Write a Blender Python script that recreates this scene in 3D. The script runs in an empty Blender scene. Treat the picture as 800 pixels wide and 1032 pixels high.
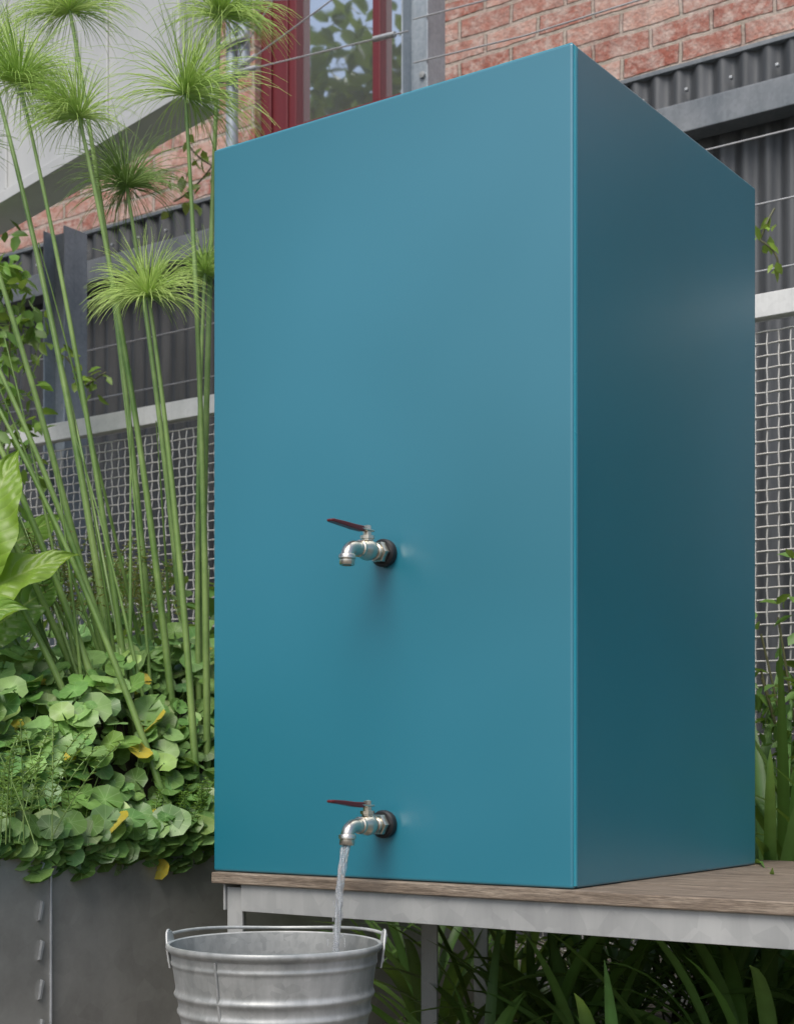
import bpy, bmesh, math, random
from mathutils import Vector, Matrix, Quaternion
R = random.Random(7)
scene = bpy.context.scene
COL = scene.collection
# ---------------------------------------------------------------- helpers
YAW = math.radians(34.97)
CX, CY = 1.104, -2.034            # camera position, worked out from image pixels of the tank edges
CL = (math.cos(YAW), math.sin(YAW)); CD = (-math.sin(YAW), math.cos(YAW))
def G(l, d, h):
    """camera-relative metres (lateral, distance, height), from image pixels at assumed depths -> world coordinates"""
    return Vector((CX + l*CL[0] + d*CD[0], CY + l*CL[1] + d*CD[1], h))

def empty(name, loc=(0, 0, 0)):
    e = bpy.data.objects.new(name, None); e.location = loc; e.empty_display_size = .1
    COL.objects.link(e); return e
def link(ob, parent=None):
    COL.objects.link(ob)
    if parent is not None:
        ob.parent = parent
        ob.matrix_parent_inverse = Matrix.Translation(-Vector(parent.location))
    return ob
def meshob(name, verts, faces, mat=None, parent=None, smooth=False, bevel=0, seg=2):
    me = bpy.data.meshes.new(name); me.from_pydata([tuple(v) for v in verts], [], faces); me.update()
    if smooth: me.polygons.foreach_set('use_smooth', [True]*len(me.polygons))
    ob = bpy.data.objects.new(name, me)
    if mat: me.materials.append(mat)
    if bevel:
        m = ob.modifiers.new('bev', 'BEVEL'); m.width = bevel; m.segments = seg; m.limit_method = 'ANGLE'
        m.harden_normals = False
    return link(ob, parent)
def boxgeo(x0, x1, y0, y1, z0, z1):
    v = [(x0,y0,z0),(x1,y0,z0),(x1,y1,z0),(x0,y1,z0),(x0,y0,z1),(x1,y0,z1),(x1,y1,z1),(x0,y1,z1)]
    f = [(0,3,2,1),(4,5,6,7),(0,1,5,4),(1,2,6,5),(2,3,7,6),(3,0,4,7)]
    return v, f
def box(name, x0, x1, y0, y1, z0, z1, mat, parent=None, bevel=0, seg=2):
    v, f = boxgeo(x0,x1,y0,y1,z0,z1); return meshob(name, v, f, mat, parent, False, bevel, seg)
def boxes(name, lst, mat, parent=None, bevel=0):
    V=[];F=[]
    for b in lst:
        v,f=boxgeo(*b); o=len(V); V+=v; F+=[tuple(i+o for i in q) for q in f]
    return meshob(name,V,F,mat,parent,False,bevel)
def lathe(name, prof, mat, origin, axis=(0,0,1), n=32, parent=None, smooth=True, flat_phase=0):
    q = Vector((0,0,1)).rotation_difference(Vector(axis).normalized())
    V=[];F=[]
    for (r,s) in prof:
        for i in range(n):
            a=2*math.pi*(i+flat_phase)/n
            V.append(q @ Vector((r*math.cos(a), r*math.sin(a), s)) + Vector(origin))
    for j in range(len(prof)-1):
        for i in range(n):
            k=(i+1)%n
            F.append((j*n+i, j*n+k, (j+1)*n+k, (j+1)*n+i))
    ob=meshob(name,V,F,mat,parent,smooth)
    if smooth:
        m=ob.modifiers.new('es','EDGE_SPLIT'); m.split_angle=math.radians(38)
    return ob
def curve(name, lines, rad, mat, parent=None, res=2, radii=None, cyclic=False):
    cu = bpy.data.curves.new(name,'CURVE'); cu.dimensions='3D'; cu.bevel_depth=rad; cu.bevel_resolution=res
    cu.use_fill_caps=True
    for k,pts in enumerate(lines):
        s=cu.splines.new('POLY'); s.points.add(len(pts)-1)
        co=[]
        for p in pts: co+= [p[0],p[1],p[2],1.0]
        s.points.foreach_set('co',co)
        if radii: s.points.foreach_set('radius', radii[k])
        s.use_cyclic_u=cyclic; s.use_smooth=True
    if mat: cu.materials.append(mat)
    ob=bpy.data.objects.new(name,cu); return link(ob,parent)
def bez(p0,p1,p2,n):
    out=[]
    for i in range(n+1):
        t=i/n; out.append(p0*(1-t)**2+p1*2*t*(1-t)+p2*t*t)
    return out

# ---------------------------------------------------------------- materials
def newmat(name):
    m=bpy.data.materials.new(name); m.use_nodes=True
    nt=m.node_tree; b=nt.nodes['Principled BSDF']; return m,nt,b
def N(nt,typ,**kw):
    n=nt.nodes.new(typ)
    for k,v in kw.items(): setattr(n,k,v)
    return n
def ramp(nt,fac,stops):
    r=nt.nodes.new('ShaderNodeValToRGB'); e=r.color_ramp.elements
    while len(e)<len(stops): e.new(.5)
    for el,(p,c) in zip(e,stops):
        el.position=p; el.color=(c[0],c[1],c[2],1) if not isinstance(c,(int,float)) else (c,c,c,1)
    nt.links.new(fac,r.inputs[0]); return r.outputs[0]
def noise(nt,scale,detail=4,stretch=None,rough=.55,vec=None):
    if vec is None:
        g=nt.nodes.new('ShaderNodeNewGeometry'); vec=g.outputs['Position']
    if stretch:
        mp=nt.nodes.new('ShaderNodeMapping'); mp.inputs['Scale'].default_value=stretch
        nt.links.new(vec,mp.inputs[0]); vec=mp.outputs[0]
    n=N(nt,'ShaderNodeTexNoise'); n.inputs['Scale'].default_value=scale
    n.inputs['Detail'].default_value=detail; n.inputs['Roughness'].default_value=rough
    nt.links.new(vec,n.inputs['Vector']); return n.outputs['Fac']
def bump(nt,b,h,strength=.3,dist=.002):
    n=N(nt,'ShaderNodeBump'); n.inputs['Strength'].default_value=strength; n.inputs['Distance'].default_value=dist
    nt.links.new(h,n.inputs['Height']); nt.links.new(n.outputs[0],b.inputs['Normal']); return n
def mixc(nt,fac,a,b,mode='MIX'):
    m=nt.nodes.new('ShaderNodeMix'); m.data_type='RGBA'; m.blend_type=mode
    for sock,v in ((m.inputs[0],fac),(m.inputs[6],a),(m.inputs[7],b)):
        if isinstance(v,bpy.types.NodeSocket): nt.links.new(v,sock)
        elif isinstance(v,(int,float)): sock.default_value=v
        else: sock.default_value=(v[0],v[1],v[2],1)
    return m.outputs[2]
def math_(nt,op,a,b=None):
    m=nt.nodes.new('ShaderNodeMath'); m.operation=op
    for i,v in enumerate((a,b)):
        if v is None: continue
        if isinstance(v,bpy.types.NodeSocket): nt.links.new(v,m.inputs[i])
        else: m.inputs[i].default_value=v
    return m.outputs[0]
def N_col(nt,vo):
    s=nt.nodes.new('ShaderNodeSeparateColor'); nt.links.new(vo.outputs['Color'],s.inputs[0]); return s.outputs[0]
def galv(name, lo, hi, rough=.5, metal=.6, streak=True, scale=30, spangle=.10):
    m,nt,b=newmat(name)
    g=nt.nodes.new('ShaderNodeNewGeometry')
    vo=N(nt,'ShaderNodeTexVoronoi'); vo.inputs['Scale'].default_value=scale*3; nt.links.new(g.outputs['Position'],vo.inputs['Vector'])
    a=noise(nt,scale*.25,5); s=noise(nt,scale*.6,6,stretch=(1,1,.12) if streak else None,rough=.7)
    f=math_(nt,'ADD',math_(nt,'MULTIPLY',a,.5),math_(nt,'MULTIPLY',s,.5))
    f=math_(nt,'ADD',f,math_(nt,'MULTIPLY',math_(nt,'SUBTRACT',N_col(nt,vo),.5),spangle))
    c=ramp(nt,f,[(.34,lo),(.66,hi)])
    nt.links.new(c,b.inputs['Base Color']); b.inputs['Metallic'].default_value=metal
    nt.links.new(ramp(nt,a,[(.3,rough-.1),(.7,rough+.12)]),b.inputs['Roughness'])
    bump(nt,b,a,.15,.002); return m

M={}
M['galv']=galv('galvanised_steel',(.36,.38,.39),(.58,.60,.61))
M['galv_post']=galv('galvanised_post',(.26,.31,.36),(.46,.51,.55),.5,.3)
M['ledge']=galv('painted_ledge',(.56,.57,.56),(.74,.75,.74),.5,.1)
M['trough']=galv('trough_sheet',(.46,.47,.47),(.60,.61,.60),.5,.15,True,5,.03)
M['bucket']=galv('weathered_zinc',(.27,.285,.28),(.61,.62,.61),.46,.45,True,26,.07)
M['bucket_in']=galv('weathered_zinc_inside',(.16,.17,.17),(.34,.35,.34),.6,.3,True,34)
M['planter']=galv('planter_steel',(.23,.225,.205),(.43,.425,.395),.42,.3,False,9,.06)
M['rail']=galv('bench_rail_steel',(.28,.29,.29),(.48,.49,.48),.5,.25,True,12)
M['beam']=galv('fence_beam_steel',(.14,.16,.175),(.23,.25,.27),.5,.3)

def tank_mat(name,c1,c2,rough=.42,coat=1.0):
    m,nt,b=newmat(name)
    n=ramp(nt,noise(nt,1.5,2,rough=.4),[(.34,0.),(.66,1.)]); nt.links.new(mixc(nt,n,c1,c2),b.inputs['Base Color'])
    nt.links.new(ramp(nt,noise(nt,3,3),[(.3,rough-.04),(.7,rough+.05)]),b.inputs['Roughness'])
    b.inputs['IOR'].default_value=1.5
    b.inputs['Coat Weight'].default_value=coat; b.inputs['Coat Roughness'].default_value=.34; b.inputs['Coat IOR'].default_value=1.8
    bump(nt,b,noise(nt,700,2),.05,.0004)
    return m
M['teal']=tank_mat('teal_frosted_panel',(.001,.160,.228),(.010,.195,.282))  # two teals mixed by broad noise: soft sky sheen painted into base colour
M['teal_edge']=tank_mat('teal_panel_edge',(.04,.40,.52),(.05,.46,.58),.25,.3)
M['teal_dark']=tank_mat('teal_body',(.004,.05,.07),(.004,.06,.08),.6,0)

def simple(name,c,rough=.5,metal=0,coat=0):
    m,nt,b=newmat(name)
    n=noise(nt,60,4)
    nt.links.new(mixc(nt,n,tuple(x*.85 for x in c),tuple(min(1,x*1.12) for x in c)),b.inputs['Base Color'])
    b.inputs['Roughness'].default_value=rough; b.inputs['Metallic'].default_value=metal; b.inputs['Coat Weight'].default_value=coat
    return m
M['chrome']=simple('nickel_plated_brass',(.68,.64,.56),.30,1)
M['redgrip']=simple('red_lever_grip',(.115,.010,.012),.38,0,.2)
M['rubber']=simple('black_rubber',(.012,.013,.015),.5)
M['redpaint']=simple('red_window_paint',(.14,.014,.020),.5)
M['soil']=simple('potting_soil',(.03,.022,.015),.95)
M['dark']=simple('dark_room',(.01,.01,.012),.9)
M['cable']=simple('steel_cable',(.5,.51,.52),.4,.5)
M['mesh']=simple('woven_wire',(.62,.61,.58),.42,.3)
M['bark']=simple('tree_bark',(.10,.075,.05),.9)

m,nt,b=newmat('recycled_brick')
g=nt.nodes.new('ShaderNodeNewGeometry'); sp=nt.nodes.new('ShaderNodeSeparateXYZ'); nt.links.new(g.outputs['Position'],sp.inputs[0])
cb=nt.nodes.new('ShaderNodeCombineXYZ')
nt.links.new(math_(nt,'ADD',math_(nt,'ADD',sp.outputs[0],sp.outputs[1]),math_(nt,'MULTIPLY',noise(nt,9,3),.022)),cb.inputs[0])
nt.links.new(math_(nt,'ADD',sp.outputs[2],math_(nt,'MULTIPLY',noise(nt,7,3),.020)),cb.inputs[1])
br=nt.nodes.new('ShaderNodeTexBrick'); nt.links.new(cb.outputs[0],br.inputs['Vector'])
for k,v in {'Scale':1,'Mortar Size':.0095,'Mortar Smooth':.4,'Bias':0,'Brick Width':.24,'Row Height':.086}.items(): br.inputs[k].default_value=v
br.inputs['Color1'].default_value=(.31,.10,.07,1); br.inputs['Color2'].default_value=(.52,.31,.25,1); br.inputs['Mortar'].default_value=(.38,.335,.28,1)
c=mixc(nt,ramp(nt,noise(nt,18,8,rough=.78),[(.43,0.),(.62,.85)]),br.outputs['Color'],(.54,.44,.39))
c=mixc(nt,ramp(nt,noise(nt,11,6,rough=.75),[(.5,0.),(.72,.6)]),c,(.20,.07,.055))
nt.links.new(c,b.inputs['Base Color']); b.inputs['Roughness'].default_value=.9
h=math_(nt,'ADD',math_(nt,'MULTIPLY',br.outputs['Fac'],-1.),math_(nt,'MULTIPLY',noise(nt,50,6),.7)); bump(nt,b,h,1.,.012); M['brick']=m

m,nt,b=newmat('corrugated_zincalume')
s=noise(nt,5,6,stretch=(3,1,.25),rough=.65); nt.links.new(ramp(nt,s,[(.3,(.045,.05,.055)),(.7,(.125,.132,.14))]),b.inputs['Base Color'])
b.inputs['Metallic'].default_value=.3; b.inputs['Roughness'].default_value=.5; M['corr']=m

m,nt,b=newmat('weathered_timber')
s=noise(nt,7,8,stretch=(1.0,10,10),rough=.75); fine=noise(nt,70,6,stretch=(.6,9,9),rough=.7)
c=ramp(nt,s,[(.32,(.10,.075,.053)),(.5,(.26,.205,.155)),(.7,(.45,.38,.30))])
c=mixc(nt,ramp(nt,fine,[(.4,0.),(.65,.75)]),c,(.08,.062,.046)); nt.links.new(c,b.inputs['Base Color'])
b.inputs['Roughness'].default_value=.75; bump(nt,b,math_(nt,'ADD',fine,s),.6,.002); M['wood']=m

m,nt,b=newmat('garden_ground')
vo=N(nt,'ShaderNodeTexVoronoi'); vo.inputs['Scale'].default_value=45
g=nt.nodes.new('ShaderNodeNewGeometry'); nt.links.new(g.outputs['Position'],vo.inputs['Vector'])
c=ramp(nt,N_col(nt,vo),[(0.,(.08,.07,.06)),(.6,(.17,.15,.13)),(1.,(.27,.25,.22))])
c=mixc(nt,ramp(nt,noise(nt,1.5,4),[(.4,0.),(.7,.5)]),c,(.07,.055,.04)); nt.links.new(c,b.inputs['Base Color'])
b.inputs['Roughness'].default_value=.9; bump(nt,b,vo.outputs['Distance'],.8,.01); M['ground']=m

m,nt,b=newmat('window_glass'); b.inputs['Base Color'].default_value=(.70,.74,.76,1); b.inputs['Metallic'].default_value=.9; b.inputs['Roughness'].default_value=.02
bump(nt,b,noise(nt,2.5,2),.10,.01); M['glass']=m

m,nt,b=newmat('falling_water'); b.inputs['Base Color'].default_value=(.94,.96,.98,1); b.inputs['Roughness'].default_value=.10; b.inputs['IOR'].default_value=1.33
b.inputs['Transmission Weight'].default_value=.86
bump(nt,b,noise(nt,220,3,stretch=(1,1,.08)),.9,.003); M['water']=m
m,nt,b=newmat('bucket_water'); b.inputs['Base Color'].default_value=(.02,.03,.03,1); b.inputs['Roughness'].default_value=.05
bump(nt,b,noise(nt,60,3),.6,.004); M['pool']=m

def leafmat(name,veins=0,trans=.3,rough=.42,veincol=(.35,.5,.18)):
    m,nt,b=newmat(name)
    at=nt.nodes.new('ShaderNodeVertexColor'); at.layer_name='Col'
    c=mixc(nt,ramp(nt,noise(nt,35,4),[(.35,0.),(.8,.3)]),at.outputs['Color'],(.06,.085,.02))
    uv=nt.nodes.new('ShaderNodeUVMap'); uv.uv_map='UVMap'
    sp=nt.nodes.new('ShaderNodeSeparateXYZ'); nt.links.new(uv.outputs[0],sp.inputs[0])
    if veins==1:
        an=math_(nt,'ARCTAN2',sp.outputs[1],sp.outputs[0])
        w=math_(nt,'ABSOLUTE',math_(nt,'SINE',math_(nt,'MULTIPLY',an,4.5)))
        rr=math_(nt,'SQRT',math_(nt,'ADD',math_(nt,'POWER',sp.outputs[0],2.),math_(nt,'POWER',sp.outputs[1],2.)))
        mask=ramp(nt,math_(nt,'MULTIPLY',w,rr),[(0.,.6),(.12,0.)])
        c=mixc(nt,mask,c,veincol)
    if veins==2:
        au=math_(nt,'ABSOLUTE',sp.outputs[0])
        ph=math_(nt,'SUBTRACT',math_(nt,'MULTIPLY',sp.outputs[1],30.),math_(nt,'MULTIPLY',au,9.))
        w=math_(nt,'ABSOLUTE',math_(nt,'SINE',ph)); m1=ramp(nt,w,[(0.,.4),(.2,0.)]); m2=ramp(nt,au,[(0.,.9),(.07,0.)])
        c=mixc(nt,math_(nt,'MAXIMUM',m1,m2),c,veincol)
        bump(nt,b,w,.4,.004)
    nt.links.new(c,b.inputs['Base Color']); b.inputs['Roughness'].default_value=rough
    tr=nt.nodes.new('ShaderNodeBsdfTranslucent'); nt.links.new(mixc(nt,.5,c,(.40,.55,.06),'MIX'),tr.inputs[0])
    mx=nt.nodes.new('ShaderNodeMixShader'); mx.inputs[0].default_value=trans
    nt.links.new(b.outputs[0],mx.inputs[1]); nt.links.new(tr.outputs[0],mx.inputs[2]); nt.links.new(mx.outputs[0],nt.nodes['Material Output'].inputs[0])
    return m
M['leaf']=leafmat('foliage_leaf'); M['round']=leafmat('pennywort_leaf',1,.25,.38,(.38,.56,.24)); M['big']=leafmat('elephant_ear_leaf',2,.4,.35,(.42,.55,.16))
def stemmat(name,c1,c2):
    m,nt,b=newmat(name); nt.links.new(mixc(nt,ramp(nt,noise(nt,5,5,rough=.7),[(.35,0.),(.65,1.)]),c1,c2),b.inputs['Base Color']); b.inputs['Roughness'].default_value=.4
    return m
M['stem']=stemmat('papyrus_stem',(.10,.20,.045),(.26,.38,.12))
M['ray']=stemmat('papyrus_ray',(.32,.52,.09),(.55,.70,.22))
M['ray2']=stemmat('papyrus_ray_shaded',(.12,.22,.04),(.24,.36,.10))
M['twig']=stemmat('twig',(.09,.10,.04),(.14,.13,.06))

class MB:
    def __init__(s): s.v=[];s.f=[];s.c=[];s.uv=[]
    def add(s,v,f,col,uv=None):
        o=len(s.v); s.v+=v; s.f+=[tuple(i+o for i in q) for q in f]; s.c+=[col]*len(v) if not isinstance(col,list) else col
        s.uv+= uv if uv else [(0.5,0.5)]*len(v)
    def done(s,name,mat,parent=None):
        me=bpy.data.meshes.new(name); me.from_pydata([tuple(v) for v in s.v],[],s.f)
        me.polygons.foreach_set('use_smooth',[True]*len(me.polygons))
        ca=me.color_attributes.new('Col','FLOAT_COLOR','POINT')
        flat=[]
        for c in s.c: flat+=[c[0],c[1],c[2],1]
        ca.data.foreach_set('color',flat)
        ul=me.uv_layers.new(name='UVMap'); li=[0]*len(me.loops); me.loops.foreach_get('vertex_index',li)
        fl=[]
        for i in li: fl+=list(s.uv[i])
        ul.data.foreach_set('uv',fl)
        me.materials.append(mat); me.update()
        return link(bpy.data.objects.new(name,me),parent)
def basis(n,up=Vector((0,0,1))):
    n=n.normalized(); a=n.cross(up)
    if a.length<1e-3: a=n.cross(Vector((0,1,0)))
    a.normalize(); return a,n.cross(a).normalized(),n
def vary(c,k=.25):
    f=1+R.uniform(-k,k); return (c[0]*f*(1+R.uniform(-.12,.12)),c[1]*f,c[2]*f*(1+R.uniform(-.2,.2)))
def round_leaf(mb,c,n,r,col):
    a,b2,n=basis(n); ph=R.uniform(0,6.28); K=18; cup=R.uniform(-.02,.18); v=[c-n*r*cup]; uv=[(0,0)]; wv=R.uniform(.04,.12)
    cl=[tuple(min(1,x*1.35) for x in col)]
    for ring,(rr,zz) in enumerate(((.55,-cup*.25),(1.,0.))):
        for i in range(K):
            th=.10+(2*math.pi-.20)*i/(K-1); ro=rr*(1+(.045*math.cos(th*8) if ring else 0))
            z=zz+ (wv*math.sin(th*3+ph) if ring else .02*math.sin(th*3+ph))
            ux,uy=ro*math.cos(th),ro*math.sin(th)
            x=ux*math.cos(ph)-uy*math.sin(ph); y=ux*math.sin(ph)+uy*math.cos(ph)
            v.append(c+(a*x+b2*y+n*z)*r); uv.append((ux,uy)); cl.append(col)
    f=[(0,1+i,2+i) for i in range(K-1)]+[(1+i,1+K+i,2+K+i,2+i) for i in range(K-1)]
    mb.add(v,f,cl,uv)
def small_leaf(mb,p,d,n,L,W,col):
    d=d.normalized(); s=d.cross(n)
    if s.length<1e-3: s=d.cross(Vector((1,0,0)))
    s.normalize(); n=s.cross(d)
    v=[p,p+d*L*.35+s*W*.5+n*L*.05,p+d*L*.35-n*L*.04,p+d*L*.35-s*W*.5+n*L*.05,p+d*L*.72+s*W*.36+n*L*.02,p+d*L*.72-n*L*.05,p+d*L*.72-s*W*.36+n*L*.02,p+d*L-n*L*.12]
    mb.add(v,[(0,1,2),(0,2,3),(1,4,5,2),(2,5,6,3),(4,7,5),(5,7,6)],col)
def strap(mb,p,az,L,W,lean,droop,col,seg=9):
    h=Vector((math.cos(az),math.sin(az),0)); side=Vector((-math.sin(az),math.cos(az),0)); v=[];uv=[];cl=[]
    pos=Vector(p); ang=math.pi/2-lean; tw=R.uniform(-.5,.5)
    for i in range(seg+1):
        t=i/seg; w=W*.5*(.55+.9*t if t<.35 else (1.0 if t<.5 else (1-((t-.5)/.5)**1.8)))+.0005
        d=h*math.cos(ang)+Vector((0,0,1))*math.sin(ang); n=side.cross(d)
        sd=(side*math.cos(tw*t)+n*math.sin(tw*t)).normalized(); nn=sd.cross(d)
        v+=[pos+sd*w,pos+nn*w*.35,pos-sd*w]; uv+=[(-1,t),(0,t),(1,t)]
        k=.75+.5*t; cc=tuple(x*k for x in col); cl+=[cc,tuple(x*1.25 for x in cc),cc]
        pos=pos+d*(L/seg); ang-=droop/seg*(.5+1.3*t)
    f=[]
    for i in range(seg):
        o=i*3; f+=[(o,o+1,o+4,o+3),(o+1,o+2,o+5,o+4)]
    mb.add(v,f,cl,uv)
def rv(): 
    while True:
        v=Vector((R.uniform(-1,1),R.uniform(-1,1),R.uniform(-1,1)))
        if .05<v.length<1: return v

# ================================================================ ground
meshob('ground',[(-150,-150,0),(150,-150,0),(150,150,0),(-150,150,0)],[(0,1,2,3)],M['ground'])

# ================================================================ water tank
Z0,Z1=.4185,1.678; W=.71
tank=empty('water_tank',(-W/2,W/2,Z0))
box('inner_body',-W+.012,-.012,.0145,W-.012,Z0+.004,Z1-.004,M['teal_dark'],tank,.002)
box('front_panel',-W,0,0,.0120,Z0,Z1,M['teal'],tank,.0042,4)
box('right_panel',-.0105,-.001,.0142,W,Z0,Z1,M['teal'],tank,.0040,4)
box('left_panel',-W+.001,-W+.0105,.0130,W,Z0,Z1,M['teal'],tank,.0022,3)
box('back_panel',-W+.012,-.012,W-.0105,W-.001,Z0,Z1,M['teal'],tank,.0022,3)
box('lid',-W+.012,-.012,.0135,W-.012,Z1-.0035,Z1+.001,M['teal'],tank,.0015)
box('front_edge_strip',.0002,.0012,.0040,.0105,Z0+.004,Z1-.004,M['teal_edge'],tank)
box('top_arris_front',-W+.004,-.004,.0042,.0085,Z1+.0003,Z1+.0013,M['teal_edge'],tank)
box('top_arris_right',-.0072,-.0048,.019,W-.005,Z1+.0003,Z1+.0013,M['teal_edge'],tank)

# ================================================================ taps
def tap(z0,x0,up):
    e=empty('water_tap',(x0,0,z0)); o=Vector((x0,0,z0)); ax=(0,-1,0)
    lathe('rubber_washer',[(0,0),(.0215,0),(.0225,.003),(.0225,.011),(.020,.014),(0,.014)],M['rubber'],o,ax,36,e)
    lathe('hex_nut',[(0,.0142),(.0165,.0142),(.0178,.016),(.0178,.025),(.0165,.027),(0,.027)],M['chrome'],o,ax,6,e,False)
    lathe('valve_body',[(.0115,.027),(.0115,.031),(.0140,.032),(.0140,.034),(.0122,.035),(.0125,.038),(.0160,.044),(.0172,.051),(.0160,.058),(.0128,.064),(.0116,.068),(.0138,.069),(.0138,.073),(.0116,.074),(.0112,.080),(0,.080)],M['chrome'],o,ax,32,e)
    pts=[];rad=[]
    for i in range(15):
        t=i/14
        if t<.3: pts.append(o+Vector((0,-.074-.012*t/.3,0)))
        else:
            a=(t-.3)/.7*math.radians(84); pts.append(o+Vector((0,-.086-.018*math.sin(a),-.016*(1-math.cos(a)))))
        rad.append(1.0-.06*t)
    curve('spout',[pts],.0112,M['chrome'],e,6,[rad])
    tip=o+Vector((0,-.1042,-.013))
    lathe('spout_nozzle',[(.006,0),(.0125,0),(.0136,.0015),(.0136,.0065),(.0112,.008),(.0120,.009),(.0120,.0155),(.0110,.017),(.008,.017),(.0075,.006),(0,.005)],M['chrome'],tip,(0,-.06,-1),28,e)
    lathe('stem_neck',[(0.009,.010),(.009,.017),(.0115,.0175),(.0115,.0225),(.007,.023),(.007,.029),(0,.029)],M['chrome'],o+Vector((0,-.051,0)),(0,0,1),8,e)
    lathe('lever_nut',[(.0,.0325),(.0066,.0325),(.0066,.038),(.003,.0395),(0,.0395)],M['chrome'],o+Vector((0,-.051,0)),(0,0,1),6,e,False)
    def bar(name,prof,mat):
        V=[];F=[]
        for (y,z,w,th) in prof:
            V+=[o+Vector((-w,-y,z)),o+Vector((w,-y,z)),o+Vector((w,-y,z+th)),o+Vector((-w,-y,z+th))]
        for i in range(len(prof)-1):
            a=i*4
            for k in range(4): F.append((a+k,a+(k+1)%4,a+4+(k+1)%4,a+4+k))
        F.append((3,2,1,0)); q=(len(prof)-1)*4; F.append((q,q+1,q+2,q+3))
        return meshob(name,V,F,mat,e,False,.0014)
    u=up
    bar('lever_plate',[(.040,.0292,.007,.003),(.051,.0292,.009,.003),(.060,.0292,.007,.003),(.067,.0300+u*.1,.006,.003),(.080,.0305+u*.3,.006,.003)],M['chrome'])
    bar('lever_grip',[(.062,.0285+u*.1,.0045,.0055),(.068,.0268+u*.2,.0058,.0088),(.090,.0272+u*.4,.0066,.0080),(.118,.0287+u*.8,.0068,.0068),(.145,.0300+u*1.1,.0064,.0052),(.151,.0305+u*1.2,.0045,.0035)],M['redgrip'])
    return tip
tap(.944,-.340,.002)
tip=tap(.508,-.340,.006)

# ================================================================ falling water
lines=[];rads=[]
zt=tip.z-.016
for k in range(5):
    ph=k*1.257; L=[];Rr=[]
    for i in range(44):
        t=i/43; z=zt-(zt-.205)*t; v0=.036
        y=tip.y-.002-v0*t**.55; sp=.0044*(1-.15*t)+.0044*t*math.sin(t*7+k*2.1)
        L.append(Vector((tip.x+math.cos(ph+t*5)*sp, y+math.sin(ph+t*5)*sp*.8, z))); Rr.append((1.0-.5*t)*(1+.3*math.sin(t*23+k)+.22*math.sin(t*61+k*2)))
    lines.append(L); rads.append(Rr)
ws=empty('water_stream',(tip.x,tip.y,zt))
curve('strands',lines,.0029,M['water'],ws,4,rads)
dl=[]
for i in range(40):
    t=R.uniform(.3,1); p=Vector((tip.x+R.gauss(0,.006),tip.y-.036*t**.55+R.gauss(0,.006),zt-(zt-.22)*t))
    dl.append([p,p+Vector((0,0,-R.uniform(.004,.014)))])
curve('droplets',dl,.0011,M['water'],ws,2)

# ================================================================ bucket
bc=Vector((-.380,-.232,0)); bk=empty('bucket',bc)
rt,rb,hb=.157,.108,.336
def rr(z): return rb+(rt-rb)*(z/hb)
prof=[(0,.010),(rb-.006,.010),(rb-.004,.001),(rb,.001)]
z=.006
while z<hb-.012:
    d=0
    for zc,wd,am in ((.262,.011,.0042),(.236,.011,.0036),(.105,.010,.0035),(.085,.010,.003),(.308,.006,.002)):
        d+=am*math.exp(-((z-zc)/(wd*.5))**2)
    prof.append((rr(z)+d,z)); z+=.0022
prof+=[(rr(hb)-.001,hb-.012),(rr(hb)+.002,hb-.010),(rr(hb)+.0048,hb-.007),(rr(hb)+.0055,hb-.003),(rr(hb)+.004,hb),(rr(hb)+.001,hb+.0008),(rr(hb)-.001,hb-.001)]
def dented(ob,amp):
    for v in ob.data.vertices:
        dx,dy=v.co.x-bc.x,v.co.y-bc.y; a=math.atan2(dy,dx); k=1+amp*(math.sin(a*3+v.co.z*9)*.5+math.sin(a*5+1.3+v.co.z*17)*.3+math.sin(a*2+2))
        v.co.x=bc.x+dx*k; v.co.y=bc.y+dy*k
dented(lathe('shell',prof,M['bucket'],bc,n=96,parent=bk),.006)
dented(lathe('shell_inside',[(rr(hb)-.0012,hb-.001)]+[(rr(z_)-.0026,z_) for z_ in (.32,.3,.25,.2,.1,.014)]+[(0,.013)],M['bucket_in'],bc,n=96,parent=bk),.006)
lathe('water_surface',[(rr(.20)-.004,.20),(.06,.2005),(0,.2)],M['pool'],bc,n=60,parent=bk)
cl=Vector((CL[0],CL[1],0)); cd=Vector((CD[0],CD[1],0))
sd=( -cd*math.cos(.5)-cl*math.sin(.5)).normalized()
curve('side_seam',[[bc+sd*(rr(z_)+.0003)+Vector((0,0,z_)) for z_ in (.01,.1,.2,.3,.322)]],.0022,M['bucket'],bk,2)
for s in (-1,1):
    ed=(cl*s*.985+cd*.17).normalized(); tn=Vector((-ed.y,ed.x,0))
    V=[];pts2=[(-.020,-.040),(.020,-.040),(.022,-.012),(.012,.014),(-.012,.014),(-.022,-.012)]
    for off in (.0045,.0075):
        for (a,c_) in pts2:
            rad_=rr(hb+min(c_,0))+off+(.003 if c_>0 else .001)
            V.append(bc+ed*rad_+tn*a+Vector((0,0,hb+c_)))
    n=6; F=[tuple(range(n-1,-1,-1)),tuple(range(n,2*n))]+[(i,(i+1)%n,n+(i+1)%n,n+i) for i in range(n)]
    meshob('ear_plate',V,F,M['bucket'],bk,False,.001)
    for a in (-.012,.012):
        lathe('rivet',[(0.0045,0),(.004,.002),(0,.003)],M['bucket'],bc+ed*(rr(hb-.028)+.0085)+tn*a+Vector((0,0,hb-.028)),ed,12,bk)
    c0=bc+ed*(rt+.010)+Vector((0,0,hb+.006)); lp=[c0+tn*math.cos(a)*.008+Vector((0,0,math.sin(a)*.010)) for a in [i*2*math.pi/14 for i in range(15)]]
    curve('bail_loop',[lp],.0021,M['bucket'],bk,2)
pts=[]
e1=(cl*.985+cd*.17).normalized(); a0=math.atan2(e1.y,e1.x); e2=(-cl*.985+cd*.17).normalized(); a1=math.atan2(e2.y,e2.x)
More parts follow.
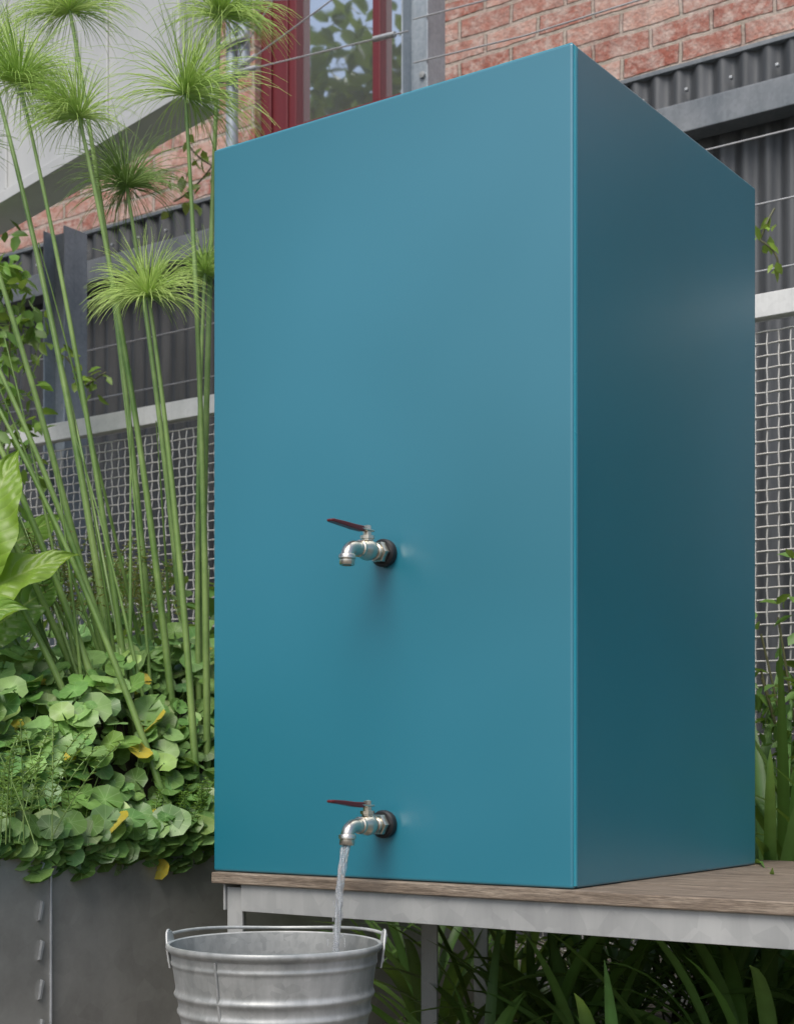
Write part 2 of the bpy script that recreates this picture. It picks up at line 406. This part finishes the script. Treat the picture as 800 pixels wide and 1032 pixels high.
if a1<a0: a1+=2*math.pi
for i in range(41):
    t=i/40; a=a0+(a1-a0)*t; rad_=rt+.012-.010*math.sin(math.pi*t)
    pts.append(bc+Vector((math.cos(a)*rad_,math.sin(a)*rad_,hb+.008+.002*math.sin(math.pi*3*t))))
curve('bail_handle',[pts],.0026,M['bucket'],bk,3)

# ================================================================ bench
bn=empty('timber_bench',(.1,.4,0))
bx0,bx1,by0,by1=-.702,1.0,-.018,.86
nb=5; pw=(by1-by0)/nb
for i in range(nb):
    box('plank_%d'%(i+1),bx0+R.uniform(-.002,.002),bx1,by0+i*pw+.0015,by0+(i+1)*pw-.0015,.3985,.4180-R.uniform(0,.0008),M['wood'],bn,.002)
zb=.3980
def angle(name,x0,x1,yf,th=.004,hgt=.046,dep=.04,s=1):
    boxes(name,[(x0,x1,min(yf,yf+s*th),max(yf,yf+s*th),zb-hgt,zb),(x0,x1,min(yf+s*th,yf+s*dep),max(yf+s*th,yf+s*dep),zb-th,zb-.0005)],M['rail'],bn,.0008)
angle('front_rail',bx0+.062,bx1-.02,by0+.010)
angle('back_rail',bx0+.030,bx1-.02,by1-.010,s=-1)
boxes('end_rail',[(bx0+.020,bx0+.024,by0+.012,by1-.012,zb-.046,zb)],M['rail'],bn,.0008)
for (lx,ly) in ((bx0+.026,by0+.016),(bx0+.026,by1-.06),(-.465,.285),(bx1-.08,by0+.016),(bx1-.08,by1-.06)):
    boxes('leg',[(lx,lx+.034,ly,ly+.005,0.0,zb-.006),(lx,lx+.005,ly+.005,ly+.044,0.0,zb-.006)],M['rail'],bn,.0008)
boxes('cross_brace',[(bx0+.075,bx1-.09,.300,.304,.352,.39)],M['rail'],bn,.0008)

# ================================================================ planter
pl=empty('steel_planter_box',(-1.6,.4,0)); zr=.446
boxes('side_sheet',[(-1.004,-1.0,-.118,1.45,0.0,zr-.002)],M['planter'],pl,.0008)
boxes('near_sheet',[(-.9955,-.9915,-1.2,-.116,0.0,zr-.004)],M['planter'],pl,.0008)
boxes('rim',[(-1.045,-.9975,-1.2,1.45,zr-.002,zr+.003)],M['galv'],pl,.001)
boxes('other_walls',[(-2.5,-1.0045,-1.2,-1.196,0,zr),(-2.5,-1.0045,1.446,1.45,0,zr),(-2.504,-2.5,-1.2,1.45,0,zr)],M['planter'],pl)
V=[];F=[]
for zz in (.415,.345,.275,.205,.135,.065):
    o=len(V); V+=[(-.9912,-.150,zz-.018),(-.9912,-.146,zz-.018),(-.9912,-.138,zz+.016),(-.9912,-.143,zz+.018),(-.9850,-.150,zz-.016),(-.9850,-.146,zz-.017),(-.9850,-.138,zz+.014),(-.9850,-.143,zz+.016)]
    F+=[tuple(i+o for i in q) for q in ((0,3,2,1),(4,5,6,7),(0,1,5,4),(1,2,6,5),(2,3,7,6),(3,0,4,7))]
meshob('joint_tabs',V,F,M['galv'],pl)
curve('joint_flange',[[Vector((-.9895,-.120,0.0)),Vector((-.9895,-.120,zr-.006))]],.003,M['galv'],pl,2)
def mound(x,y):
    s=max(-1.02-x,0); return .43+.33*(1-math.exp(-s/.13))+.09*s+.03*math.sin(x*7+1)*math.cos(y*6)*min(1,s*5)
V=[];F=[];nx,ny=40,40
for i in range(nx+1):
    for j in range(ny+1):
        x=-2.49+1.485*(i/nx)**.7; y=-1.19+j*(2.63/ny); V.append((x,y,mound(x,y)-.06))
for i in range(nx):
    for j in range(ny):
        a=i*(ny+1)+j; F.append((a,a+ny+1,a+ny+2,a+1))
meshob('soil',V,F,M['soil'],pl,True)

# ================================================================ pennywort mass
pw_=empty('pennywort_plant',(-1.3,.3,.45)); mb=MB(); pet=[]
for k in range(5200):
    s=R.random()**1.6*1.15; x=-1.0-s+.02; y=R.uniform(-.75,1.35)
    if R.random()<.05: x=-1.0+R.uniform(-.02,.035)
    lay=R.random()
    cl_=.5+.5*math.sin(x*13+1.3*math.sin(y*7))*math.cos(y*12+x*5)
    z=mound(x,y)-.02+.14*cl_*lay+R.uniform(-.01,.035)
    if x>-.99: z=zr+R.uniform(-.010,.06)
    steep=math.exp(-s/.13)
    n=Vector((.30+.35*steep+R.gauss(0,.38),-.54+R.gauss(0,.38),.85+R.gauss(0,.25)))
    r=(.011+.021*R.random()**.9)*(1.12 if lay>.5 else .9)
    q=R.random()
    if q<.010: col=(.62,.50,.06)
    else:
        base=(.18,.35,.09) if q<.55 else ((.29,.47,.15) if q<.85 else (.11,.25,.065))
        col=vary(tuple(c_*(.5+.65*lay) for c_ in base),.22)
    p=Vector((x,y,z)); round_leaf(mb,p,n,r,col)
    if R.random()<.3 and x<-1.02: pet.append([p-n.normalized()*r*.1,p+Vector((R.uniform(-.02,.01),R.uniform(-.02,.02),-.05)),p+Vector((R.uniform(-.04,.0),R.uniform(-.03,.03),-.10))])
mb.done('leaves',M['round'],pw_); curve('petioles',pet,.0012,M['stem'],pw_,0)

def feather(name,cen,n,h,spread,mat,col):
    e=empty(name,cen); st=[];mb=MB()
    for i in range(n):
        b0=cen+Vector((R.gauss(0,spread),R.gauss(0,spread),-.05)); tp=b0+Vector((R.gauss(0,h*.3),R.gauss(0,h*.3),h*R.uniform(.7,1.1)))
        P=bez(b0,(b0+tp)/2+Vector((0,0,h*.2)),tp,14); st.append(P)
        for k in range(3,15):
            for q in range(6):
                a=R.uniform(0,6.28); L=.020*(1-.5*(k/15)); 
                small_leaf(mb,P[k],Vector((math.cos(a),math.sin(a),.5)),Vector((0,0,1)),L,.0028,vary(col))
    curve('stems',st,.0012,M['stem'],e,0); mb.done('fronds',mat,e)
feather('parrot_feather_plant',Vector((-1.03,-.20,.52)),40,.19,.06,M['leaf'],(.24,.42,.12))
feather('parrot_feather_plant',Vector((-1.05,.28,.50)),14,.12,.04,M['leaf'],(.18,.36,.08))
feather('fern_plant',G(-.83,3.4,.94),44,.22,.10,M['leaf'],(.34,.28,.15))
feather('fern_plant',G(-.66,3.6,.98),30,.18,.08,M['leaf'],(.34,.30,.15))

# ================================================================ papyrus
def papyrus():
    e=empty('papyrus_plant',G(-.5,3.3,.42)); st=[];sr=[];rays={0:[],1:[]}; rr_={0:[],1:[]}
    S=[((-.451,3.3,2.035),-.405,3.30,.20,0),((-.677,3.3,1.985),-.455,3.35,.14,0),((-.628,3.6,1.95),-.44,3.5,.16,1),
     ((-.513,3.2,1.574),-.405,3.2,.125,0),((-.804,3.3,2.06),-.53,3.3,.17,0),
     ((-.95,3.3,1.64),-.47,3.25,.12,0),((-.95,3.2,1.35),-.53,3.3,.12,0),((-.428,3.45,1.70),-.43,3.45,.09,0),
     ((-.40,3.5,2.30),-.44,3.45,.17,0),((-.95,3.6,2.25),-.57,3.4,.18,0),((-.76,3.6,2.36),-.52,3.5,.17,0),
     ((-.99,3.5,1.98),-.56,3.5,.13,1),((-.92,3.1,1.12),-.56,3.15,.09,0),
     ((-1.0,3.3,1.48),-.60,3.3,.10,0),((-.86,3.15,1.42),-.42,3.1,.0,0),((-.99,3.2,1.6),-.5,3.15,.0,0)]
    for (tl,td,th),bl,bd,ur,dk in S:
        b0=G(bl,bd,.40); tp=G(tl,td,th); k_=R.uniform(.08,.20)
        mid=b0.lerp(tp,.5)+(Vector((0,0,k_))+cl*R.uniform(0,.05) if abs(tl-bl)>.1 else cl*R.uniform(-.03,.03))
        P=bez(b0,mid,tp,24); st.append(P); q_=R.uniform(.85,1.15); sr.append([q_*(1.35-.8*(i/24)) for i in range(25)])
        if ur==0: continue
        ax=(P[-1]-P[-3]).normalized(); ax=(ax+Vector((0,0,.3))+rv()*.25).normalized(); a,b2,ax=basis(ax)
        nr=380 if ur>.12 else 220; bias=[R.uniform(0,6.28) for _ in range(5)]
        for k in range(nr):
            th_=math.acos(1-R.random()**1.15*1.12); ph=R.uniform(0,6.283)
            if R.random()<.5: ph=R.choice(bias)+R.gauss(0,.35)
            d=(ax*math.cos(th_)+(a*math.cos(ph)+b2*math.sin(ph))*math.sin(th_)).normalized(); L=ur*R.uniform(.6,1.2)
            p0=tp+d*.004; p=p0.copy(); line=[p0]; dv=d.copy(); cv=rv()*.06
            for s in range(7):
                dv=(dv+Vector((0,0,-.042*s*(.3+math.sin(th_))))+rv()*.05+cv).normalized(); p=p+dv*L/7; line.append(p.copy())
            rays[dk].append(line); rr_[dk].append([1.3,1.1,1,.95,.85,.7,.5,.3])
    curve('stems',st,.0068,M['stem'],e,3,sr)
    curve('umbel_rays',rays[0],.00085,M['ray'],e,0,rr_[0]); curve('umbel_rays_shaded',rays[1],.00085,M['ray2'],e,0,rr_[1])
    sh=[];s2=[]
    for i in range(18):
        bl=R.uniform(-.62,-.40); b0=G(bl,R.uniform(3.1,3.6),.4); l2=bl-R.uniform(-.02,.38); tp=G(l2,R.uniform(3.1,3.7),R.uniform(.95,1.75))
        sh.append(bez(b0,b0.lerp(tp,.5)+Vector((0,0,.12)),tp,14)); s2.append([R.uniform(.8,1.1)*(1.1-.9*(j/14)) for j in range(15)])
    curve('young_shoots',sh,.0056,M['stem'],e,2,s2)
papyrus()

# ================================================================ elephant ear
def bigleaf(mb,base,d,n,L,W,col):
    d=d.normalized(); s=d.cross(n).normalized(); n=s.cross(d); nu,nv=10,16; v=[];uv=[]
    for j in range(nv+1):
        t=j/nv; w=W*.5*(math.sin(math.pi*min(1,t**.62*1.0))**.8 if 0<t<1 else .02)
        for i in range(nu+1):
            u=-1+2*i/nu; x=u*w; y=L*t - L*.12*abs(u)*(1-t)*1.5
            zz=-L*.35*t*t+abs(u)*w*.32+.010*math.sin(t*19+u*3)*abs(u)
            v.append(base+d*y+s*x+n*zz); uv.append((u,t))
    f=[]
    for j in range(nv):
        for i in range(nu):
            a=j*(nu+1)+i; f.append((a,a+1,a+nu+2,a+nu+1))
    mb.add(v,f,col,uv)
ee=empty('elephant_ear_plant',G(-.88,3.0,.42)); mb=MB(); pe=[]
UP=Vector((0,0,1))
for (l,d,h,dl,dd,dh,L,Wd,col) in (
    (-.83,3.05,1.00,.25,-.1,1.,.24,.15,(.26,.44,.05)),(-.84,3.05,.92,.85,-.1,.65,.22,.13,(.26,.42,.06)),(-.90,3.1,1.08,-.1,0,.9,.26,.15,(.19,.36,.05)),
    (-.84,3.2,.88,.5,.2,.5,.20,.11,(.15,.32,.05)),(-.90,3.05,.88,.7,-.6,.25,.20,.12,(.2,.38,.05)),(-.88,3.2,1.05,.1,-.3,.9,.24,.14,(.15,.30,.045)),(-.90,3.3,1.0,.6,.3,.8,.26,.13,(.16,.32,.04))):
    b0=G(l,d,h); dr=(cl*dl+cd*dd+UP*dh); nn=(-cd*.9+UP*.5+cl*R.uniform(-.4,.4))
    bigleaf(mb,b0,dr,nn,L,Wd,col); pe.append(bez(G(l-.03,d+.05,.42),G(l-.03,d+.03,(h+.42)/2),b0,10)); 
mb.done('leaves',M['big'],ee); curve('stalks',pe,.005,M['stem'],ee,2)

# ================================================================ strap-leaf plants under bench and at right
def clump(name,p,n,L,W,col,az0=0,azr=math.pi,lean=(.1,.9),dr=(.5,1.8)):
    e=empty(name,p); mb=MB()
    for i in range(n):
        az=az0+R.uniform(-azr,azr); q=Vector(p)+Vector((R.gauss(0,.03),R.gauss(0,.03),0))
        strap(mb,q,az,L*R.uniform(.65,1.1),W*R.uniform(.7,1.15),R.uniform(*lean),R.uniform(*dr),vary(col,.3))
    mb.done('leaves',M['leaf'],e)
for (x,y,L,n) in ((-.75,.75,.5,26),(-.45,.62,.5,26),(-.20,.42,.48,24),(-.48,1.05,.6,26),(-.05,.72,.52,26),(.12,.35,.46,24),(.05,1.05,.6,24),(-.8,1.15,.6,24),(.32,.6,.5,22),(-.25,1.3,.65,26),(.35,1.1,.6,20),(-.30,.20,.36,22),(.0,.16,.34,22),(.24,.14,.34,20),(-.10,.90,.5,24)):
    clump('strap_leaf_plant',(x,y,0),n,L,.026,(.11,.22,.055))
for (x,y,L,n,w) in ((-.10,1.12,.85,30,.034),(.06,1.20,.95,30,.036),(-.22,1.22,.9,24,.03),(.2,1.15,.85,20,.03),(-.02,1.02,.75,26,.040)):
    clump('flax_plant',(x,y,.0),n,L,w,(.11,.22,.055),lean=(.05,.55),dr=(.3,1.5))
def shrub(name,cen,rx,ry,rz,n,L,W,col,twigs=14,cone=0):
    e=empty(name,cen); mb=MB(); tw=[]
    def shape(d):
        k=1-cone*(d.z*.5+.5); return Vector((cen[0]+d.x*rx*k,cen[1]+d.y*ry*k,cen[2]+d.z*rz))
    for i in range(twigs):
        d=rv(); d.z=abs(d.z); tip_=shape(d); b0=Vector((cen[0]+d.x*.1*rx,cen[1]+d.y*.1*ry,max(0,cen[2]-rz)))
        P=bez(b0,b0.lerp(tip_,.4)+Vector((0,0,.1)),tip_,10); tw.append(P)
    cl2=[rv() for _ in range(18)]
    for k in range(n):
        if R.random()<.5:
            P=R.choice(tw); p=P[R.randint(3,10)]+rv()*.05
        else: p=shape(R.choice(cl2)+rv()*.35)
        small_leaf(mb,p,rv()+Vector((0,0,-.1)),Vector((R.gauss(0,.5),R.gauss(0,.5),1)),L*R.uniform(.6,1.2),W*R.uniform(.7,1.2),vary(col,.4))
    curve('twigs',tw,.003,M['twig'],e,1); mb.done('leaves',M['leaf'],e)
shrub('garden_shrub',Vector((-.12,1.42,.66)),.28,.12,.46,900,.055,.022,(.12,.24,.055),20)
shrub('garden_shrub',Vector((.66,1.18,1.0)),.52,.28,1.0,5200,.085,.034,(.05,.11,.03),40,.75)
shrub('low_foliage',Vector((-2.3,1.2,.8)),.7,.3,.4,1600,.07,.032,(.10,.21,.05))
shrub('low_foliage',Vector((-.45,1.3,.2)),.6,.2,.2,900,.05,.022,(.07,.15,.04))

# ================================================================ woven mesh fence
fx0,fx1,fy,fz1,pt=-3.9,1.1,1.60,1.70,.030
mf=empty('mesh_fence',((fx0+fx1)/2,fy,0)); L=[]
nxw=int((fx1-fx0)/pt); nzw=int((fz1-.06)/pt)
for i in range(nxw+1):
    x=fx0+i*pt; L.append([Vector((x,fy+(.0026 if (i+j)%2 else -.0026),.05+j*pt)) for j in range(nzw+1)])
for j in range(nzw+1):
    z=.05+j*pt; L.append([Vector((fx0+i*pt,fy-(.0026 if (i+j)%2 else -.0026),z)) for i in range(nxw+1)])
curve('woven_wire',L,.0024,M['mesh'],mf,0)
boxes('top_ledge',[(fx0,fx1,fy-.030,fy+.005,fz1-.002,fz1+.056),(fx0,fx1,fy+.005,fy+.16,fz1+.050,fz1+.056)],M['ledge'],mf,.0015)
boxes('bottom_rail',[(fx0,fx1,fy-.02,fy+.02,.0,.046)],M['galv'],mf,.0015)
for xx in (-3.06,-1.3,.35):
    boxes('fence_upright',[(xx-.02,xx+.02,fy+.012,fy+.05,.0,fz1+.049)],M['galv_post'],mf,.0015)

def hpost(x,y,w,h):
    e=empty('steel_post',(x,y,0)); t=.006
    boxes('h_section',[(x-w/2,x-w/2+t,y-w/2,y+w/2,0,h),(x+w/2-t,x+w/2,y-w/2,y+w/2,0,h),(x-w/2+t,x+w/2-t,y-t/2,y+t/2,0,h)],M['galv_post'],e,.001)
    for z in (1.0,1.9,2.55,3.0,3.3):
        if z<h:
            lathe('bolt',[(.012,0),(.012,.008),(0,.009)],M['galv'],(x,y-t/2-.0005,z),(0,-1,0),6,e,False)
hpost(-3.08,1.86,.11,2.53)
hpost(-1.90,2.42,.11,3.9)
# ================================================================ corrugated fence
cf=empty('corrugated_fence',(-2,2.6,0)); V=[];F=[]; x=-7.0; cols=0
while x<3.5:
    y=2.6+.0095*math.cos(2*math.pi*x/.076); V+=[(x,y,0),(x,y,2.86)]; cols+=1; x+=.076/10
for i in range(cols-1): F.append((2*i,2*i+2,2*i+3,2*i+1))
meshob('sheets',V,F,M['corr'],cf,True)
boxes('top_rail',[(-7,3.5,2.5,2.585,2.610,2.705)],M['beam'],cf,.003)
scr=[];x=-6.99+.038
while x<3.4:
    xx=round(x/.076)*.076
    scr.append((xx-.005,xx+.005,2.574,2.5895,2.775,2.785)); x+=.152
boxes('screws',scr,M['galv'],cf,.002)
boxes('capping',[(-7,3.5,2.585,2.615,2.857,2.872)],M['beam'],cf,.002)

# ================================================================ brick house
bh=empty('brick_house',(-3,3.4,0)); by=3.2
wx0,wx1,wz0,wz1=-3.32,-2.38,3.30,4.9
for nm,b in (('wall_left',(-9,wx0,by,by+.25,0,6)),('wall_right',(wx1,5,by,by+.25,0,6)),('wall_below',(wx0,wx1,by,by+.25,0,wz0)),('wall_above',(wx0,wx1,by,by+.25,wz1,6))):
    box(nm,*b,M['brick'],bh)
fr=[(wx0+.001,wx0+.20,by+.04,by+.14,wz0+.05,wz1-.001),(wx1-.10,wx1-.001,by+.04,by+.14,wz0+.05,wz1-.001),(wx0+.20,wx1-.10,by+.04,by+.14,wz0+.05,wz0+.10),(wx0+.20,wx1-.1,by+.04,by+.14,wz1-.1,wz1-.001),
    (wx0+.605,wx0+.645,by+.045,by+.135,wz0+.10,wz1-.1),(wx0+.02,wx0+.07,by+.025,by+.0395,wz0+.06,wz1-.01),(wx0+.14,wx0+.16,by+.03,by+.0395,wz0+.06,wz1-.01)]
boxes('window_frame',fr,M['redpaint'],bh,.004)
boxes('window_sill',[(wx0+.001,wx1-.001,by-.05,by+.15,wz0+.001,wz0+.049)],M['redpaint'],bh,.006)
boxes('window_glass',[(wx0+.20,wx0+.605,by+.09,by+.095,wz0+.10,wz1-.1),(wx0+.645,wx1-.1,by+.09,by+.095,wz0+.10,wz1-.1)],M['glass'],bh)
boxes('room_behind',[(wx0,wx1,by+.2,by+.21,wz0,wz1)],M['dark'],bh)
boxes('eave',[(-9,5,by-.5,by+.6,6.001,6.08)],M['beam'],bh)

# ================================================================ raised metal trough (top left), pole and guy wires
tr_=empty('metal_trough_planter',G(-1,4.7,2.6)); hz0,hz1=2.335,3.30
A=Vector((-.468,4.10)); B=Vector((-2.2,6.10)); nrm=Vector((-.756,-.654))*.13
def prism(name,P,z0,z1,mat,bev=.004):
    V=[G(p.x,p.y,z0) for p in P]+[G(p.x,p.y,z1) for p in P]
    return meshob(name,V,[(0,3,2,1),(4,5,6,7),(0,1,5,4),(1,2,6,5),(2,3,7,6),(3,0,4,7)],mat,tr_,False,bev)
u_=(B-A).normalized(); nn_=nrm.normalized()
prism('trough_body',[A,A+nrm,B+nrm,B],hz0,hz1,M['trough'])
prism('bottom_lip',[A+nrm+nn_*.0005,A+nrm+nn_*.010,B+nrm+nn_*.010,B+nrm+nn_*.0005],hz0-.004,hz0+.030,M['trough'],.002)
for t in (.35,.95,1.55,2.15):
    q0=A+nrm+u_*t; prism('folded_rib',[q0+nn_*.0005,q0+nn_*.008,q0+nn_*.008+u_*.012,q0+nn_*.0005+u_*.012],hz0+.032,hz1-.01,M['trough'],.002)
for t in (.2,1.6):
    q0=A+nrm*.4+u_*t; curve('support_post',[[G(q0.x,q0.y,hz1+.001),G(q0.x,q0.y,hz1+1.2)]],.015,M['galv_post'],tr_,3)
mbt=MB()
for i in range(160):
    t=R.uniform(.05,2.3); q0=A+nrm*R.uniform(.2,.8)+u_*t
    strap(mbt,G(q0.x,q0.y,hz1-.01),R.uniform(0,6.28),R.uniform(.3,.55),.02,R.uniform(.1,.7),R.uniform(.5,1.6),vary((.10,.2,.05),.3))
mbt.done('trough_plants',M['leaf'],tr_)
pole=empty('galvanised_pole',(-2.80,2.45,0))
curve('pipes',[[Vector((-2.80,2.45,0)),Vector((-2.80,2.45,4.3))],[Vector((-2.74,2.45,3.25)),Vector((-2.74,2.45,4.3))]],.024,M['galv_post'],pole,5)
for z in (3.22,3.35,3.7): curve('clamp_%d'%int(z*100),[[Vector((-2.84,2.42,z)),Vector((-2.70,2.42,z))]],.014,M['galv'],pole,3)
gw=empty('guy_wires',(-2.4,2.4,3)); L=[]
p0=Vector((-2.76,2.40,3.22)); q0=Vector((-1.90,2.33,3.12))
L+= [[p0,q0],[p0,Vector((-1.90,2.33,3.42))],[Vector((-2.76,2.4,3.24)),Vector((-1.9,2.3,3.95))],[Vector((-2.76,2.4,3.30)),G(-.47,4.09,2.95)],[Vector((-2.8,2.4,3.5)),Vector((-1.90,2.33,3.25))]]
for z,(xa,xb) in ((3.02,(-1.9,3.4)),(3.17,(-1.9,3.4)),(3.35,(-1.9,3.4)),(2.50,(-7,3.4)),(2.3,(-7,3.4)),(2.1,(-7,3.4)),(1.95,(-7,3.4))):
    L.append([Vector((xa+(xb-xa)*t/12,2.36,z+.002-.03*math.sin(math.pi*((t/3.)%1)))) for t in range(13)])
curve('wires',L,.0028,M['cable'],gw,1)
tb=[]
for f0,f1,w in ((.05,.16,0),(.82,.93,0),(.06,.15,1)):
    a=L[w][0];b_=L[w][-1]; tb.append([a.lerp(b_,f0),a.lerp(b_,f1)])
curve('turnbuckles',tb,.010,M['galv'],gw,3)

def vine(name,pts,n,spread,L,W,col):
    e=empty(name,pts[0]); mb=MB(); P=[]
    for a,b_ in zip(pts[:-1],pts[1:]): P+=bez(a,a.lerp(b_,.5)+rv()*.06,b_,10)
    for i in range(n):
        p=R.choice(P)+rv()*spread; small_leaf(mb,p,rv()+Vector((0,0,-.4)),Vector((R.gauss(0,.6),-1+R.gauss(0,.5),.7)),L*R.uniform(.6,1.2),W*R.uniform(.7,1.2),vary(col,.4))
    curve('stem',[P],.003,M['twig'],e,1); mb.done('leaves',M['leaf'],e)
vine('climbing_vine',[G(-1.30,4.9,.5),G(-1.24,4.8,1.4),G(-1.20,4.8,2.0),G(-1.27,4.8,2.2)],520,.13,.065,.03,(.16,.30,.055))
vine('climbing_vine',[G(-1.05,4.9,1.9),G(-.98,4.9,1.8),G(-.92,4.9,1.85)],26,.05,.05,.024,(.2,.32,.05))
vine('climbing_vine',[G(1.07,4.35,2.0),G(1.02,4.35,2.08),G(1.06,4.35,2.17)],16,.035,.045,.02,(.24,.38,.06))
vine('climbing_vine',[G(-.70,5.2,2.7),G(-.62,5.2,2.62),G(-.75,5.2,2.5)],24,.07,.06,.028,(.2,.3,.06))

# ================================================================ trees behind the camera (seen reflected in window and tank)
def tree(name,base,h,cr,n):
    e=empty(name,base); mb=MB(); br=[];rd=[]
    b0=Vector(base); top=b0+Vector((0,0,h*.6)); br.append(bez(b0,b0+Vector((.2,.1,h*.3)),top,8)); rd.append([6-.5*i for i in range(9)])
    cs=[]
    for i in range(22):
        d=rv(); c_=top+Vector((d.x*cr,d.y*cr,d.z*cr*.9+h*.05)); cs.append(c_); s0=b0.lerp(top,R.uniform(.5,1)); br.append(bez(s0,s0.lerp(c_,.5)+Vector((0,0,.2)),c_,6)); rd.append([2-.25*k for k in range(7)])
    for i in range(n):
        c_=R.choice(cs); p=c_+rv()*cr*.38; small_leaf(mb,p,rv(),Vector((R.gauss(0,.6),R.gauss(0,.6),1)),.24,.13,vary((.07,.14,.035),.45))
    curve('trunk_and_limbs',br,.03,M['bark'],e,2,rd); mb.done('crown',M['leaf'],e)
tree('garden_tree',(-9.6,-5.9,0),10.0,2.7,7000)
tree('garden_tree',(7.5,7.5,0),6.5,2.4,3000)
he=empty('reflection_hedge',(-7.2,-8.2,0)); mb=MB()  # unseen hedge, added to give the tank front a darker reflection at left
for i in range(7000):
    t=R.random(); p=Vector((-9.5+5.0*t,-6.9-3.0*t,0))+Vector((R.gauss(0,.3),R.gauss(0,.3),2.6*R.random()**.8*(1-.25*math.sin(t*9))))
    small_leaf(mb,p,rv(),Vector((R.gauss(0,.6),R.gauss(0,.6),1)),.22,.12,vary((.05,.10,.03),.4))
mb.done('leaves',M['leaf'],he)

# ================================================================ light / world
sd_=Vector((.16,-.72,1.0)).normalized()
w=bpy.data.worlds.new('World'); scene.world=w; w.use_nodes=True; nt=w.node_tree
sky=nt.nodes.new('ShaderNodeTexSky'); sky.sky_type='NISHITA'; sky.sun_disc=False
sky.sun_elevation=math.asin(sd_.z); sky.sun_rotation=math.atan2(sd_.x,sd_.y); sky.air_density=1.0; sky.dust_density=3.0; sky.ozone_density=1.0
bg=nt.nodes['Background']; bg.inputs[1].default_value=.15; nt.links.new(sky.outputs[0],bg.inputs[0])
ld=bpy.data.lights.new('sun','SUN'); ld.energy=2.6; ld.angle=math.radians(38); ld.color=(1,.955,.89)
lo=bpy.data.objects.new('sun',ld); lo.rotation_euler=(-sd_).to_track_quat('-Z','Y').to_euler(); COL.objects.link(lo)
scene.view_settings.view_transform='Standard'; scene.view_settings.look='None'; scene.view_settings.exposure=0

cam=bpy.data.cameras.new('camera'); co=bpy.data.objects.new('camera',cam); COL.objects.link(co)
co.location=(CX,CY,.6); co.rotation_euler=(math.pi/2,0,YAW)
cam.sensor_width=36; cam.lens=54.4; cam.shift_y=.249; cam.clip_start=.05; cam.clip_end=1000
cam.dof.use_dof=True; cam.dof.focus_distance=2.5; cam.dof.aperture_fstop=11
scene.camera=co
